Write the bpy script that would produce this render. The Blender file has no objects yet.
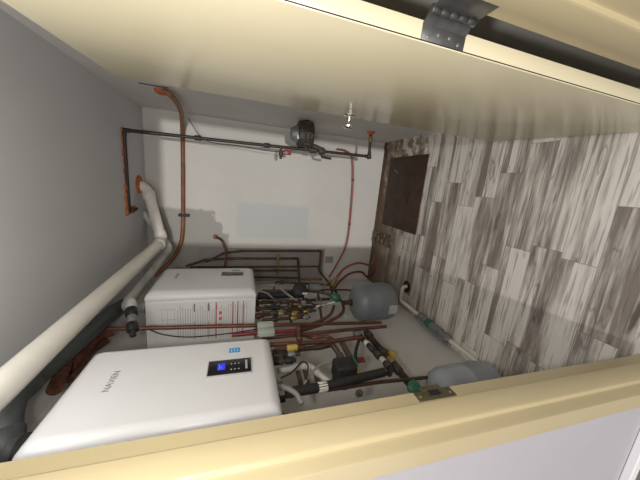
import bpy, bmesh, math, random
from mathutils import Vector, Matrix
random.seed(7)
scene = bpy.context.scene
C = scene.collection

# ------------------------------------------------------------------ camera, world, lights
cam_d = bpy.data.cameras.new('camera'); cam = bpy.data.objects.new('camera', cam_d); C.objects.link(cam)
cam_d.sensor_width = 36; cam_d.lens = 14.906; cam_d.clip_start = 0.02
cam.matrix_world = Matrix(((0.08988328, 0.97321894, 0.21157951, 0),
                           (-0.28073734, 0.22858284, -0.9321676, 0),
                           (-0.95556661, 0.02438801, 0.29376468, 1.606), (0, 0, 0, 1)))
scene.camera = cam
w = bpy.data.worlds.new('world'); scene.world = w; w.use_nodes = True
bg = w.node_tree.nodes['Background']; bg.inputs[0].default_value = (0.90, 0.88, 0.95, 1); bg.inputs[1].default_value = 0.68
def lamp(name, loc, power, size, col=(1, 1, 1)):
    d = bpy.data.lights.new(name, 'POINT'); d.energy = power; d.shadow_soft_size = size; d.color = col
    o = bpy.data.objects.new(name, d); C.objects.link(o); o.location = loc; return o
lamp('doorway_lamp', (-0.08, 0.05, 1.80), 24, 0.04, (1.0, 0.97, 0.91))
lamp('hall_lamp', (0.0, -6.0, 1.60), 1080, 0.10, (1.0, 0.965, 0.91))
ad = bpy.data.lights.new('closet_fill', 'AREA'); ad.shape = 'RECTANGLE'; ad.size = 0.7; ad.size_y = 0.22; ad.energy = 4; ad.color = (1.0, 0.975, 0.93)
ao = bpy.data.objects.new('closet_fill', ad); C.objects.link(ao); ao.location = (-0.25, 0.54, 2.30); ao.rotation_euler = (math.radians(80), 0, 0)  # added fill with no real fixture; lifts ceiling and upper door
vs = scene.view_settings; vs.view_transform = 'Standard'; vs.look = 'None'; vs.gamma = 1; vs.exposure = 0.0
vs.use_curve_mapping = False

# ------------------------------------------------------------------ materials
def mat(name, col, rough=0.5, metal=0.0, var=0.0, scale=20.0, bump=0.0, spec=0.5, col2=None, coat=0):
    m = bpy.data.materials.new(name); m.use_nodes = True
    nt = m.node_tree; b = nt.nodes['Principled BSDF']
    b.inputs['Roughness'].default_value = rough; b.inputs['Metallic'].default_value = metal
    b.inputs['Specular IOR Level'].default_value = spec; b.inputs['Coat Weight'].default_value = coat
    tc = nt.nodes.new('ShaderNodeTexCoord'); no = nt.nodes.new('ShaderNodeTexNoise')
    no.inputs['Scale'].default_value = scale; no.inputs['Detail'].default_value = 5
    nt.links.new(tc.outputs['Object'], no.inputs['Vector'])
    mx = nt.nodes.new('ShaderNodeMix'); mx.data_type = 'RGBA'
    c2 = col2 or tuple(c * (1 - var) for c in col)
    mx.inputs['A'].default_value = (*col, 1); mx.inputs['B'].default_value = (*c2, 1)
    rp = nt.nodes.new('ShaderNodeMapRange'); rp.inputs['From Min'].default_value = 0.35; rp.inputs['From Max'].default_value = 0.68
    nt.links.new(no.outputs['Fac'], rp.inputs['Value']); nt.links.new(rp.outputs['Result'], mx.inputs['Factor'])
    nt.links.new(mx.outputs['Result'], b.inputs['Base Color'])
    if bump:
        bp = nt.nodes.new('ShaderNodeBump'); bp.inputs['Strength'].default_value = bump; bp.inputs['Distance'].default_value = 0.004
        nt.links.new(no.outputs['Fac'], bp.inputs['Height']); nt.links.new(bp.outputs['Normal'], b.inputs['Normal'])
    return m
def emat(name, col, s):
    m = bpy.data.materials.new(name); m.use_nodes = True
    b = m.node_tree.nodes['Principled BSDF']; b.inputs['Base Color'].default_value = (0.01, 0.01, 0.02, 1)
    b.inputs['Emission Color'].default_value = (*col, 1); b.inputs['Emission Strength'].default_value = s; return m

M = {}
M['wall'] = mat('wall_paint', (0.62, 0.605, 0.575), 0.75, var=0.07, scale=2.2, bump=0.02)
M['ceil'] = mat('ceiling_paint', (0.60, 0.605, 0.615), 0.8, var=0.06, scale=1.6)
M['white_wall'] = mat('hall_paint', (0.45, 0.43, 0.45), 0.8, var=0.06, scale=3)
M['cream'] = mat('cream_enamel', (0.52, 0.435, 0.26), 0.3, var=0.05, scale=3, spec=0.5)
M['door'] = mat('door_enamel', (0.80, 0.72, 0.50), 0.20, var=0.04, scale=2.5, spec=0.6)
M['dark'] = mat('dark_gap', (0.012, 0.012, 0.014), 0.8)
M['steel'] = mat('dull_steel', (0.20, 0.20, 0.20), 0.45, metal=0.8, var=0.3, scale=40)
M['screw'] = mat('screw_steel', (0.42, 0.41, 0.39), 0.35, metal=0.8)
M['brass'] = mat('antique_strike', (0.22, 0.19, 0.12), 0.4, metal=0.8, var=0.3, scale=60)
M['chrome'] = mat('chrome', (0.75, 0.74, 0.72), 0.14, metal=1.0)
M['copper'] = mat('aged_copper', (0.20, 0.078, 0.047), 0.42, metal=0.5, col2=(0.085, 0.04, 0.028), scale=14)
M['copper_d'] = mat('dark_copper', (0.12, 0.066, 0.042), 0.48, metal=0.5, col2=(0.05, 0.034, 0.025), scale=14)
M['orange'] = mat('orange_conduit', (0.29, 0.11, 0.045), 0.5, var=0.45, scale=10)
M['foam'] = mat('orange_firestop', (0.62, 0.18, 0.075), 0.85, var=0.5, scale=40, bump=0.5)
M['rustfoam'] = mat('rusty_insulation', (0.16, 0.055, 0.028), 0.85, var=0.6, scale=30, bump=0.5)
M['red'] = mat('red_pex', (0.36, 0.095, 0.07), 0.35, var=0.25, scale=12)
M['redpipe'] = mat('dark_red_pipe', (0.20, 0.022, 0.026), 0.4, var=0.3, scale=12)
M['black'] = mat('black_rubber', (0.022, 0.021, 0.02), 0.6, var=0.4, scale=30)
M['blackiron'] = mat('black_iron', (0.055, 0.047, 0.042), 0.5, metal=0.4, col2=(0.03, 0.026, 0.024), scale=25)
M['castiron'] = mat('cast_iron', (0.09, 0.08, 0.07), 0.6, metal=0.3, var=0.5, scale=60, bump=0.3)
M['greycast'] = mat('grey_cast', (0.26, 0.27, 0.27), 0.5, metal=0.3, var=0.3, scale=40)
M['pvc'] = mat('white_pvc', (0.80, 0.77, 0.70), 0.4, var=0.10, scale=7)
M['pvcdirty'] = mat('weathered_pvc', (0.58, 0.565, 0.53), 0.5, var=0.25, scale=9)
M['darkpvc'] = mat('dark_grey_pvc', (0.075, 0.082, 0.085), 0.5, var=0.25, scale=8)
M['tank'] = mat('grey_tank_enamel', (0.175, 0.195, 0.21), 0.4, var=0.12, scale=8)
M['tank_lit'] = mat('lit_tank_enamel', (0.33, 0.355, 0.39), 0.4, var=0.10, scale=8)  # grey tank enamel with the light it catches painted in
M['white'] = mat('heater_enamel', (0.74, 0.74, 0.755), 0.35, var=0.02, scale=5)
M['bodywhite'] = mat('heater_side', (0.80, 0.80, 0.80), 0.45, var=0.03, scale=5)
M['label'] = mat('label_paper', (0.76, 0.75, 0.74), 0.6, var=0.03)
M['inkgrey'] = mat('grey_print', (0.48, 0.47, 0.47), 0.7)
M['inkdark'] = mat('dark_print', (0.12, 0.11, 0.11), 0.7)
M['inkred'] = mat('red_print', (0.58, 0.10, 0.08), 0.7)
M['logo'] = mat('logo_print', (0.24, 0.25, 0.27), 0.5)
M['panel'] = mat('black_panel', (0.012, 0.012, 0.014), 0.22)
M['bezel'] = mat('grey_bezel', (0.45, 0.45, 0.45), 0.4)
M['blue'] = mat('blue_sticker', (0.04, 0.30, 0.72), 0.4)
M['bluelt'] = mat('pale_blue_print', (0.45, 0.68, 0.90), 0.5)
M['glow'] = emat('display_blue', (0.04, 0.05, 1.0), 0.75)
M['glow2'] = emat('display_digit', (0.2, 0.22, 1.0), 0.9)
M['yellow'] = mat('yellow_tag', (0.62, 0.46, 0.08), 0.5, var=0.2)
M['yellowd'] = mat('brass_yellow', (0.42, 0.30, 0.10), 0.45, metal=0.5, var=0.3)
M['redh'] = mat('red_handle', (0.26, 0.035, 0.03), 0.4)
M['green'] = mat('green_valve', (0.03, 0.16, 0.10), 0.45, var=0.3, scale=20)
M['greenlt'] = mat('pale_green_block', (0.48, 0.54, 0.47), 0.5, var=0.15, scale=20)
M['wood'] = mat('brown_strip', (0.17, 0.11, 0.075), 0.7, var=0.4, scale=14)
M['board'] = mat('grey_backboard', (0.36, 0.335, 0.315), 0.8, var=0.15, scale=4)
M['greyhose'] = mat('grey_hose', (0.32, 0.31, 0.29), 0.6, var=0.3, scale=30)
M['rock'] = mat('grout_rubble', (0.22, 0.175, 0.12), 0.95, var=0.7, scale=40, bump=0.6)
M['carpet'] = mat('hall_carpet', (0.16, 0.155, 0.13), 0.95, var=0.3, scale=60)
M['basewhite'] = mat('white_trim', (0.85, 0.84, 0.84), 0.5)
M['darkbase'] = mat('dark_base', (0.17, 0.17, 0.15), 0.7, var=0.2)

class NB:
    """tiny node helper"""
    def __init__(s, m): s.nt = m.node_tree; s.L = s.nt.links
    def put(s, sock, v):
        if isinstance(v, (int, float)): sock.default_value = v
        elif isinstance(v, tuple): sock.default_value = v if len(v) == len(sock.default_value) else (*v, 1)
        else: s.L.new(v, sock)
    def math(s, op, a, b=0.0, c=0.0):
        n = s.nt.nodes.new('ShaderNodeMath'); n.operation = op
        s.put(n.inputs[0], a); s.put(n.inputs[1], b); s.put(n.inputs[2], c); return n.outputs[0]
    def sep(s, v):
        n = s.nt.nodes.new('ShaderNodeSeparateXYZ'); s.L.new(v, n.inputs[0]); return n.outputs
    def comb(s, x, y, z):
        n = s.nt.nodes.new('ShaderNodeCombineXYZ'); s.put(n.inputs[0], x); s.put(n.inputs[1], y); s.put(n.inputs[2], z); return n.outputs[0]
    def noise(s, v, sc, det=4, rough=0.5):
        n = s.nt.nodes.new('ShaderNodeTexNoise'); s.L.new(v, n.inputs['Vector']); n.inputs['Scale'].default_value = sc
        n.inputs['Detail'].default_value = det; n.inputs['Roughness'].default_value = rough; return n.outputs['Fac']
    def white(s, v):
        n = s.nt.nodes.new('ShaderNodeTexWhiteNoise'); n.noise_dimensions = '3D'; s.L.new(v, n.inputs['Vector']); return n.outputs['Value']
    def mix(s, f, a, b):
        n = s.nt.nodes.new('ShaderNodeMix'); n.data_type = 'RGBA'
        s.put(n.inputs['Factor'], f); s.put(n.inputs['A'], a); s.put(n.inputs['B'], b); return n.outputs['Result']
    def ss(s, v, lo, hi, a=0.0, b=1.0):
        n = s.nt.nodes.new('ShaderNodeMapRange'); n.interpolation_type = 'SMOOTHSTEP'
        s.put(n.inputs[0], v); s.put(n.inputs[1], lo); s.put(n.inputs[2], hi); s.put(n.inputs[3], a); s.put(n.inputs[4], b); return n.outputs[0]

def plank_mat(name, grime=True):
    m = bpy.data.materials.new(name); m.use_nodes = True; n = NB(m); nt = m.node_tree
    b = nt.nodes['Principled BSDF']; b.inputs['Roughness'].default_value = 0.75
    geo = nt.nodes.new('ShaderNodeNewGeometry'); x, y, z = n.sep(geo.outputs['Position'])
    W, Ln = 0.152, 0.61
    row = n.math('FLOOR', n.math('DIVIDE', y, W))
    ro = n.white(n.comb(row, 3.7, 1.1))
    u = n.math('DIVIDE', n.math('ADD', x, n.math('MULTIPLY', ro, Ln)), Ln)
    colm = n.math('FLOOR', u)
    h1 = n.white(n.comb(row, colm, 5.5)); h2 = n.white(n.comb(row, colm, 9.5))
    # each tile is printed with a few narrow boards of different tone
    fy = n.math('FRACT', n.math('DIVIDE', y, W))
    warp = n.math('MULTIPLY', n.math('SUBTRACT', n.noise(n.comb(n.math('MULTIPLY', x, 1.0), n.math('MULTIPLY', row, 3.3), h1), 2.2, 2), 0.5), 0.16)
    sb = n.math('FLOOR', n.math('MULTIPLY', n.math('ADD', fy, warp), n.math('ADD', 1.6, n.math('MULTIPLY', h2, 1.6))))
    tone = n.white(n.comb(n.math('ADD', row, n.math('MULTIPLY', sb, 17.3)), colm, 2.2))
    # streaks along x
    off = n.math('MULTIPLY', h1, 40.0)
    st = n.noise(n.comb(n.math('ADD', n.math('MULTIPLY', x, 2.4), off), n.math('ADD', n.math('MULTIPLY', y, 26.0), off), n.math('MULTIPLY', sb, 4.0)), 1.0, 5, 0.62)
    st2 = n.noise(n.comb(n.math('ADD', n.math('MULTIPLY', x, 1.4), off), n.math('MULTIPLY', y, 13.0), n.math('MULTIPLY', h2, 30.0)), 1.0, 4, 0.6)
    t = n.math('ADD', n.math('MULTIPLY', n.math('SUBTRACT', tone, 0.42), 0.85), n.math('MULTIPLY', n.math('SUBTRACT', st, 0.5), 1.9))
    t = n.math('ADD', t, n.math('MULTIPLY', n.math('SUBTRACT', st2, 0.48), 1.5))
    t = n.ss(n.math('ADD', t, 0.18), 0.0, 0.86)
    c = n.mix(t, (0.84, 0.80, 0.74), (0.26, 0.22, 0.19))
    fine = n.noise(n.comb(n.math('ADD', n.math('MULTIPLY', x, 3.5), off), n.math('MULTIPLY', y, 75.0), h2), 1.0, 3, 0.6)
    c = n.mix(n.math('MULTIPLY', n.ss(fine, 0.54, 0.66), 0.55), c, (0.15, 0.125, 0.105))
    vein = n.noise(n.comb(n.math('ADD', n.math('MULTIPLY', x, 1.9), off), n.math('ADD', n.math('MULTIPLY', y, 11.0), n.math('MULTIPLY', h2, 9.0)), h1), 1.0, 2, 0.5)
    vl = n.ss(n.math('ABSOLUTE', n.math('SUBTRACT', vein, 0.36)), 0.0, 0.022, 1.0, 0.0)
    c = n.mix(n.math('MULTIPLY', vl, 0.4), c, (0.10, 0.082, 0.07))
    knot = n.ss(n.noise(n.comb(n.math('ADD', n.math('MULTIPLY', x, 3.0), off), n.math('MULTIPLY', y, 17.0), h2), 1.0, 3), 0.66, 0.74)
    c = n.mix(n.math('MULTIPLY', knot, 0.75), c, (0.07, 0.055, 0.045))
    # grout lines
    gx = n.math('MULTIPLY', n.math('ABSOLUTE', n.math('SUBTRACT', n.math('FRACT', u), 0.5)), 2.0)
    gy = n.math('MULTIPLY', n.math('ABSOLUTE', n.math('SUBTRACT', fy, 0.5)), 2.0)
    g = n.math('MAXIMUM', n.ss(gx, 0.990, 0.997), n.ss(gy, 0.962, 0.985))
    c = n.mix(n.math('MULTIPLY', g, 0.55), c, (0.20, 0.175, 0.15))
    if grime:
        nz = n.noise(n.comb(x, y, 0.0), 5.0, 5)
        # rust and dirt along the far edge, strongest at the left end
        d = n.math('ADD', n.math('SUBTRACT', 2.93, y), n.math('MULTIPLY', n.math('SUBTRACT', nz, 0.5), 0.5))
        far = n.ss(d, 0.06, 0.75, 1.0, 0.0)
        leftw = n.ss(x, -0.6, 0.3, 1.0, 0.6)
        c = n.mix(n.math('MULTIPLY', n.math('MULTIPLY', far, leftw), 0.92), c, (0.13, 0.068, 0.028))
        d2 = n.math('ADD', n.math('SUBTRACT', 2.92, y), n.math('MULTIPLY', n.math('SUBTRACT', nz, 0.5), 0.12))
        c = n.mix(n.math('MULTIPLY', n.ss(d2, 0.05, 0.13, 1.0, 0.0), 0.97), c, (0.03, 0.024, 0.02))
        # grime spreading over the far left of the floor
        d3 = n.math('ADD', n.math('MULTIPLY', n.math('ADD', x, 1.15), 0.8), n.math('MULTIPLY', n.math('SUBTRACT', 2.92, y), 0.75))
        gr = n.ss(n.math('ADD', d3, n.math('MULTIPLY', n.math('SUBTRACT', nz, 0.5), 0.7)), 0.35, 1.35, 1.0, 0.0)
        c = n.mix(n.math('MULTIPLY', gr, 0.78), c, (0.15, 0.105, 0.068))
        # rust bleeding out round the hatch
        hz = n.math('MULTIPLY', n.math('MULTIPLY', n.ss(x, -0.50, -0.42), n.ss(n.math('ADD', y, n.math('MULTIPLY', n.math('SUBTRACT', nz, 0.5), 0.3)), 2.05, 2.18)), n.ss(n.noise(n.comb(x, y, 3.0), 11.0, 4), 0.40, 0.58))
        c = n.mix(n.math('MULTIPLY', hz, 0.8), c, (0.17, 0.085, 0.03))
    nt.links.new(c, b.inputs['Base Color'])
    return m
M['plank'] = plank_mat('plank_tile'); 

def backwall_mat():
    m = bpy.data.materials.new('back_wall_paint'); m.use_nodes = True; n = NB(m); nt = m.node_tree
    b = nt.nodes['Principled BSDF']; b.inputs['Roughness'].default_value = 0.75
    geo = nt.nodes.new('ShaderNodeNewGeometry'); x, y, z = n.sep(geo.outputs['Position'])
    v = n.comb(x, 0.0, z); e = n.noise(v, 9.0, 6, 0.65); s = n.noise(v, 1.4, 4)
    xe = n.math('ADD', x, n.math('MULTIPLY', n.math('SUBTRACT', e, 0.5), 0.10))
    ze = n.math('ADD', z, n.math('MULTIPLY', n.math('SUBTRACT', e, 0.5), 0.10))
    c = n.mix(n.ss(s, 0.3, 0.7), (0.66, 0.645, 0.61), (0.60, 0.585, 0.555))
    # bluish rectangle of fresh filler paint
    r = n.math('MULTIPLY', n.math('MULTIPLY', n.ss(xe, -0.67, -0.64), n.ss(xe, -0.30, -0.26, 1.0, 0.0)), n.math('MULTIPLY', n.ss(ze, 0.83, 0.87), n.ss(ze, 1.60, 1.66, 1.0, 0.0)))
    c = n.mix(n.math('MULTIPLY', r, 0.75), c, (0.53, 0.555, 0.565))
    # unpainted grey plaster high on the left, torn diagonal edge
    ed = n.math('ADD', n.math('MULTIPLY', z, 1.0), n.math('MULTIPLY', x, -0.55))
    e2 = n.math('ADD', ed, n.math('MULTIPLY', n.math('SUBTRACT', e, 0.5), 0.5))
    g = n.math('MULTIPLY', n.ss(e2, 2.05, 2.08), n.math('MULTIPLY', n.ss(xe, -0.40, -0.36, 1.0, 0.0), n.ss(ze, 1.70, 1.73)))
    c = n.mix(n.math('MULTIPLY', g, 0.95), c, (0.37, 0.36, 0.335))
    nt.links.new(c, b.inputs['Base Color']); return m
M['backwall'] = backwall_mat()
M['hatch'] = mat('rusted_plate', (0.085, 0.042, 0.026), 0.6, metal=0.25, col2=(0.045, 0.027, 0.02), scale=7, bump=0.2)

# ------------------------------------------------------------------ mesh helpers (verts in world metres)
WL = {}
class MB:
    def __init__(s): s.bm = bmesh.new()
    def box(s, a, b, bev=0.0, seg=2):
        a = Vector(a); b = Vector(b); lo = Vector(map(min, a, b)); hi = Vector(map(max, a, b))
        r = bmesh.ops.create_cube(s.bm, size=1.0)
        for v in r['verts']: v.co = Vector([lo[i] + (v.co[i] + 0.5) * (hi[i] - lo[i]) for i in range(3)])
        if bev:
            es = list({e for v in r['verts'] for e in v.link_edges})
            bmesh.ops.bevel(s.bm, geom=es, offset=bev, segments=seg, affect='EDGES', profile=0.5)
        return s
    def ring(s, c, ax, r, seg, up=None):
        ax = ax.normalized(); u = up or ax.orthogonal().normalized(); v = ax.cross(u)
        return [s.bm.verts.new(c + r * (math.cos(t) * u + math.sin(t) * v)) for t in [2 * math.pi * k / seg for k in range(seg)]]
    def skin(s, rings, cap=True):
        for p, q in zip(rings, rings[1:]):
            k = len(p)
            for i in range(k): s.bm.faces.new((p[i], p[(i + 1) % k], q[(i + 1) % k], q[i]))
        if cap: s.bm.faces.new(rings[0][::-1]); s.bm.faces.new(rings[-1])
        return s
    def lathe(s, base, axis, prof, seg=20):
        """prof = [(distance along axis, radius)]"""
        base = Vector(base); ax = Vector(axis).normalized(); u = ax.orthogonal().normalized()
        return s.skin([s.ring(base + ax * d, ax, max(r, 1e-4), seg, u) for d, r in prof])
    def cyl(s, a, b, r, seg=14): 
        a = Vector(a); b = Vector(b); return s.lathe(a, b - a, [(0, r), ((b - a).length, r)], seg)
    def tube(s, pts, r, fil=0.0, seg=12):
        p = path(pts, fil); rings = []; u = None
        for i, c in enumerate(p):
            t = (p[min(i + 1, len(p) - 1)] - p[max(i - 1, 0)]).normalized()
            if u is None: u = t.orthogonal().normalized()
            u = (u - t * u.dot(t)).normalized()
            rings.append(s.ring(c, t, r, seg, u))
        return s.skin(rings)
def path(pts, fil, n=6):
    pts = [Vector(p) for p in pts]
    if fil <= 0 or len(pts) < 3: return pts
    out = [pts[0]]
    for a, b, c in zip(pts, pts[1:], pts[2:]):
        f = min(fil, (a - b).length * 0.48, (c - b).length * 0.48)
        s, e = b + (a - b).normalized() * f, b + (c - b).normalized() * f
        for k in range(n + 1):
            t = k / n; out.append((1 - t) ** 2 * s + 2 * t * (1 - t) * b + t * t * e)
    out.append(pts[-1]); return out
def smoothpath(pts, n=8):
    """Catmull-Rom through the points"""
    p = [Vector(q) for q in pts]; p = [2 * p[0] - p[1]] + p + [2 * p[-1] - p[-2]]; out = []
    for i in range(1, len(p) - 2):
        for k in range(n):
            t = k / n
            out.append(0.5 * ((2 * p[i]) + (p[i + 1] - p[i - 1]) * t + (2 * p[i - 1] - 5 * p[i] + 4 * p[i + 1] - p[i + 2]) * t * t + (3 * p[i] - p[i - 1] - 3 * p[i + 1] + p[i + 2]) * t ** 3))
    out.append(p[-2]); return out
def obj(name, mb, m, parent=None, smooth=True, tf=None):
    bm = mb.bm
    if tf: bmesh.ops.transform(bm, matrix=tf, verts=bm.verts)
    bmesh.ops.recalc_face_normals(bm, faces=bm.faces)
    vs_ = [v.co.copy() for v in bm.verts]
    lo = [min(v[i] for v in vs_) for i in range(3)]; hi = [max(v[i] for v in vs_) for i in range(3)]
    org = Vector(((lo[0] + hi[0]) / 2, (lo[1] + hi[1]) / 2, lo[2]))
    bmesh.ops.translate(bm, verts=bm.verts, vec=-org)
    me = bpy.data.meshes.new(name); bm.to_mesh(me); bm.free()
    if smooth:
        for p in me.polygons: p.use_smooth = True
        me.set_sharp_from_angle(angle=math.radians(40))
    me.materials.append(M[m] if isinstance(m, str) else m)
    o = bpy.data.objects.new(name, me); C.objects.link(o)
    WL[o.name] = org
    if parent: o.parent = parent; o.location = org - WL[parent.name]
    else: o.location = org
    return o
def tag(o, label, cat, group=None):
    o['label'] = label; o['category'] = cat
    if group: o['group'] = group
    return o
def thing(name, loc, label, cat, group=None):
    o = bpy.data.objects.new(name, None); C.objects.link(o); o.location = loc; o.empty_display_size = 0.1
    WL[o.name] = Vector(loc); return tag(o, label, cat, group)
def struct(name, mb, m, parent=None, **k):
    o = obj(name, mb, m, parent, **k)
    if not parent: o['kind'] = 'structure'
    return o
def text(name, s, size, m, parent, origin, right, up, depth=0.0006):
    cu = bpy.data.curves.new(name, 'FONT'); cu.body = s; cu.size = size; cu.align_x = 'CENTER'; cu.align_y = 'CENTER'; cu.extrude = depth
    t = bpy.data.objects.new(name, cu); C.objects.link(t); dg = bpy.context.evaluated_depsgraph_get()
    me = bpy.data.meshes.new_from_object(t.evaluated_get(dg)); bpy.data.objects.remove(t)
    r = Vector(right).normalized(); u = Vector(up).normalized(); n_ = r.cross(u); org = Vector(origin)
    for v in me.vertices: v.co = r * v.co.x + u * v.co.y + n_ * v.co.z
    me.materials.clear(); me.materials.append(M[m])
    o = bpy.data.objects.new(name, me); C.objects.link(o); WL[o.name] = org
    o.parent = parent; o.location = org - WL[parent.name]; return o

# ------------------------------------------------------------------ room
H = 2.459; XL, XR, YB, YF = -1.16, 0.514, 2.92, 0.505
struct('floor', MB().box((XL - .1, 0.39, -0.10), (XR + .1, YB + .1, 0)), 'plank', smooth=False)
struct('ceiling', MB().box((XL - .1, 0.39, H), (XR + .1, YB + .1, H + .1)), 'ceil', smooth=False)
struct('wall_back', MB().box((XL - .1, YB, -0.1), (XR + .1, YB + .1, H)), 'backwall', smooth=False)
struct('wall_left', MB().box((XL - .1, YF, -0.1), (XL, YB, H)), 'wall', smooth=False)
struct('wall_right', MB().box((XR, YF, -0.1), (XR + .1, YB, H)), 'wall', smooth=False)
OL, OR, OT = -0.55, 0.368, 2.134      # clear opening of the door frame
mb = MB(); mb.box((-2.6, 0.39, -0.1), (OL - 0.02, YF, H)); mb.box((OR + 0.02, 0.39, -0.1), (2.4, YF, H)); mb.box((OL - 0.02, 0.39, OT + 0.02), (OR + 0.02, YF, H))
struct('wall_front', mb, 'white_wall', smooth=False)
struct('baseboard_front', MB().box((-2.6, 0.372, 0), (OL - 0.06, 0.3895, 0.245)), 'darkbase', smooth=False)
struct('trim_3', MB().box((-2.6, 0.366, 0.245), (OL - 0.06, 0.3895, 0.282), 0.003), 'basewhite', smooth=False)
mb = MB(); mb.box((-2.6, -2.2, -0.1), (2.4, 0.389, 0)); struct('floor_hall', mb, 'carpet', smooth=False)

# door frame: double rabbet, swept in plan profile for both jambs and the head
def jamb(side):
    # profile in (u, y): u = distance into the opening, from the wall side
    prof = [(-0.05, 0.376), (0.0, 0.376), (0.002, 0.380), (0.002, 0.404), (0.004, 0.409), (0.013, 0.411), (0.016, 0.415), (0.016, 0.470), (0.013, 0.473), (0.0, 0.474), (0.0, 0.521), (-0.05, 0.521)]
    mb = MB(); rings = []
    for z in (0.0, OT):
        rings.append([mb.bm.verts.new(((OL + u) if side < 0 else (OR - u), y, z)) for u, y in prof])
    return mb.skin(rings)
fr = struct('trim_1', jamb(-1), 'cream')
mbt = jamb(1)
o = struct('jamb', mbt, 'cream', fr)
mb = MB(); prof = [(-0.05, 0.376), (0.0, 0.376), (0.002, 0.404), (0.013, 0.411), (0.016, 0.415), (0.016, 0.470), (0.0, 0.474), (0.0, 0.521), (-0.05, 0.521)]
mb.skin([[mb.bm.verts.new((x, y, OT - u)) for u, y in prof] for x in (OL - 0.05, OR + 0.05)])
struct('head', mb, 'cream', fr)
# strike plate let into the left jamb
sz = 1.068; mb = MB()
mb.box((OL - 0.004, 0.488, sz - 0.062), (OL + 0.0012, 0.521, sz + 0.062), 0.0005)
mb.box((OL - 0.004, 0.519, sz - 0.034), (OL + 0.0014, 0.535, sz + 0.034), 0.0005)
sp = struct('strike_plate', mb, 'brass', fr)
struct('bolt_hole', MB().box((OL + 0.0005, 0.500, sz - 0.020), (OL + 0.0017, 0.519, sz + 0.016)), 'dark', sp)
for zz in (sz - 0.05, sz + 0.05): struct('screw', MB().lathe((OL + 0.001, 0.502, zz), (1, 0, 0), [(0, .0045), (.0012, .004), (.0015, .001)], 10), 'screw', sp)
mb = MB().box((OL + 0.0, 0.43, 0.0), (OR, 0.52, 0.012), 0.004); struct('trim_2', mb, 'cream')
# light tile strip laid along the right wall
struct('baseboard_right', MB().box((0.438, 1.55, 0.0), (XR, YB, 0.006), 0.002), plank_mat('border_tile'), smooth=False)

# ------------------------------------------------------------------ door leaf, opened inwards
DA = Matrix.Translation((0.316, 0.572, 0)) @ Matrix.Rotation(math.radians(-3.15), 4, 'Z')
door = struct('door_1', MB().box((0, 0, 0.018), (0.040, 0.909, 2.128), 0.0015), 'door', tf=DA)
struct('seam_shadow', MB().box((0.0025, -0.0006, 0.03), (0.0048, 0.001, 2.12)), 'dark', door, tf=DA)  # dark strip painting the shadow line in the seam between edge and face
kn = struct('door_knob', MB().lathe((0, 0.846, 1.06), (-1, 0, 0), [(0, .033), (.004, .033), (.008, .028), (.010, .012), (.032, .011), (.036, .018), (.042, .025), (.052, .0285), (.062, .026), (.069, .017), (.071, .004)], 24), 'chrome', door, tf=DA)
hg = struct('hinge', MB().box((0.004, -0.002, 1.128), (0.036, 0.0, 1.242), 0.0006), 'steel', door, tf=DA)
px_, py_ = 0.366, 0.548
for k in range(5):
    struct('knuckle', MB().lathe((px_, py_, 1.128 + k * 0.0228), (0, 0, 1), [(0, .0075), (.0015, .0085), (.0205, .0085), (.0222, .0075)], 14), 'steel', hg)
struct('hinge_wing', MB().box((0.0, 0, 0), (0.004, 0.003, 0.114)).box((0.0, 0, 0), (0.036, 0.003, 0.114)), 'steel', hg, tf=Matrix.Translation((0.345, 0.5722, 1.128)) @ Matrix.Rotation(math.radians(-48), 4, 'Z'))
struct('hinge_leaf', MB().box((OR - 0.0015, 0.486, 1.128), (OR + 0.001, 0.545, 1.242), 0.0005), 'steel', hg)
for yy, zz in ((.012, 1.145), (.020, 1.17), (.020, 1.20), (.012, 1.225)):
    struct('screw', MB().lathe((yy, -0.0015, zz), (0, -1, 0), [(0, .0042), (.0012, .0038), (.0018, .001)], 10), 'screw', hg, tf=DA)

# ------------------------------------------------------------------ floor hatch and rubble
t = thing('floor_hatch', (-0.04, 2.43, 0), 'rusted dark brown steel hatch plate set in the floor by the back wall', 'hatch')
obj('plate', MB().box((-0.405, 2.10, 0.0), (0.335, 2.74, 0.007), 0.003), 'hatch', t)
obj('lift_slot', MB().box((-0.12, 2.30, 0.0065), (-0.02, 2.315, 0.0078)), 'dark', t)
obj('weld_bead', MB().tube([(0.17, 2.55, 0.008), (0.19, 2.58, 0.008), (0.2, 2.62, 0.008)], .004), 'screw', t)
mb = MB()
for k in range(44):
    x = random.uniform(-0.64, -0.50); y = random.uniform(2.44, 2.88); r = random.uniform(.014, .036)
    q = bmesh.ops.create_icosphere(mb.bm, subdivisions=2, radius=r)
    for v in q['verts']: v.co = Vector((v.co.x * random.uniform(.85, 1.2) + x, v.co.y * random.uniform(.85, 1.2) + y, max(-.0, v.co.z * .55 + r * .35)))
o = obj('rubble', mb, 'rock', smooth=False); tag(o, 'crumbled brown grout rubble heaped on the floor beside the rusted hatch', 'rubble'); o['kind'] = 'stuff'

# ------------------------------------------------------------------ backboard
o = obj('backing_board', MB().box((-1.155, YB - 0.014, 0.62), (-0.775, YB - .001, 2.0), 0.002), 'board')
tag(o, 'flat grey backing board on the back wall behind the row of vertical pipes', 'board')
o = obj('outlet_cover', MB().box((-0.945, YB - 0.008, 0.50), (-0.865, YB, 0.60), 0.003), 'board')
tag(o, 'small grey blank cover plate on the back wall beside the red tubing', 'cover plate')

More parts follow.
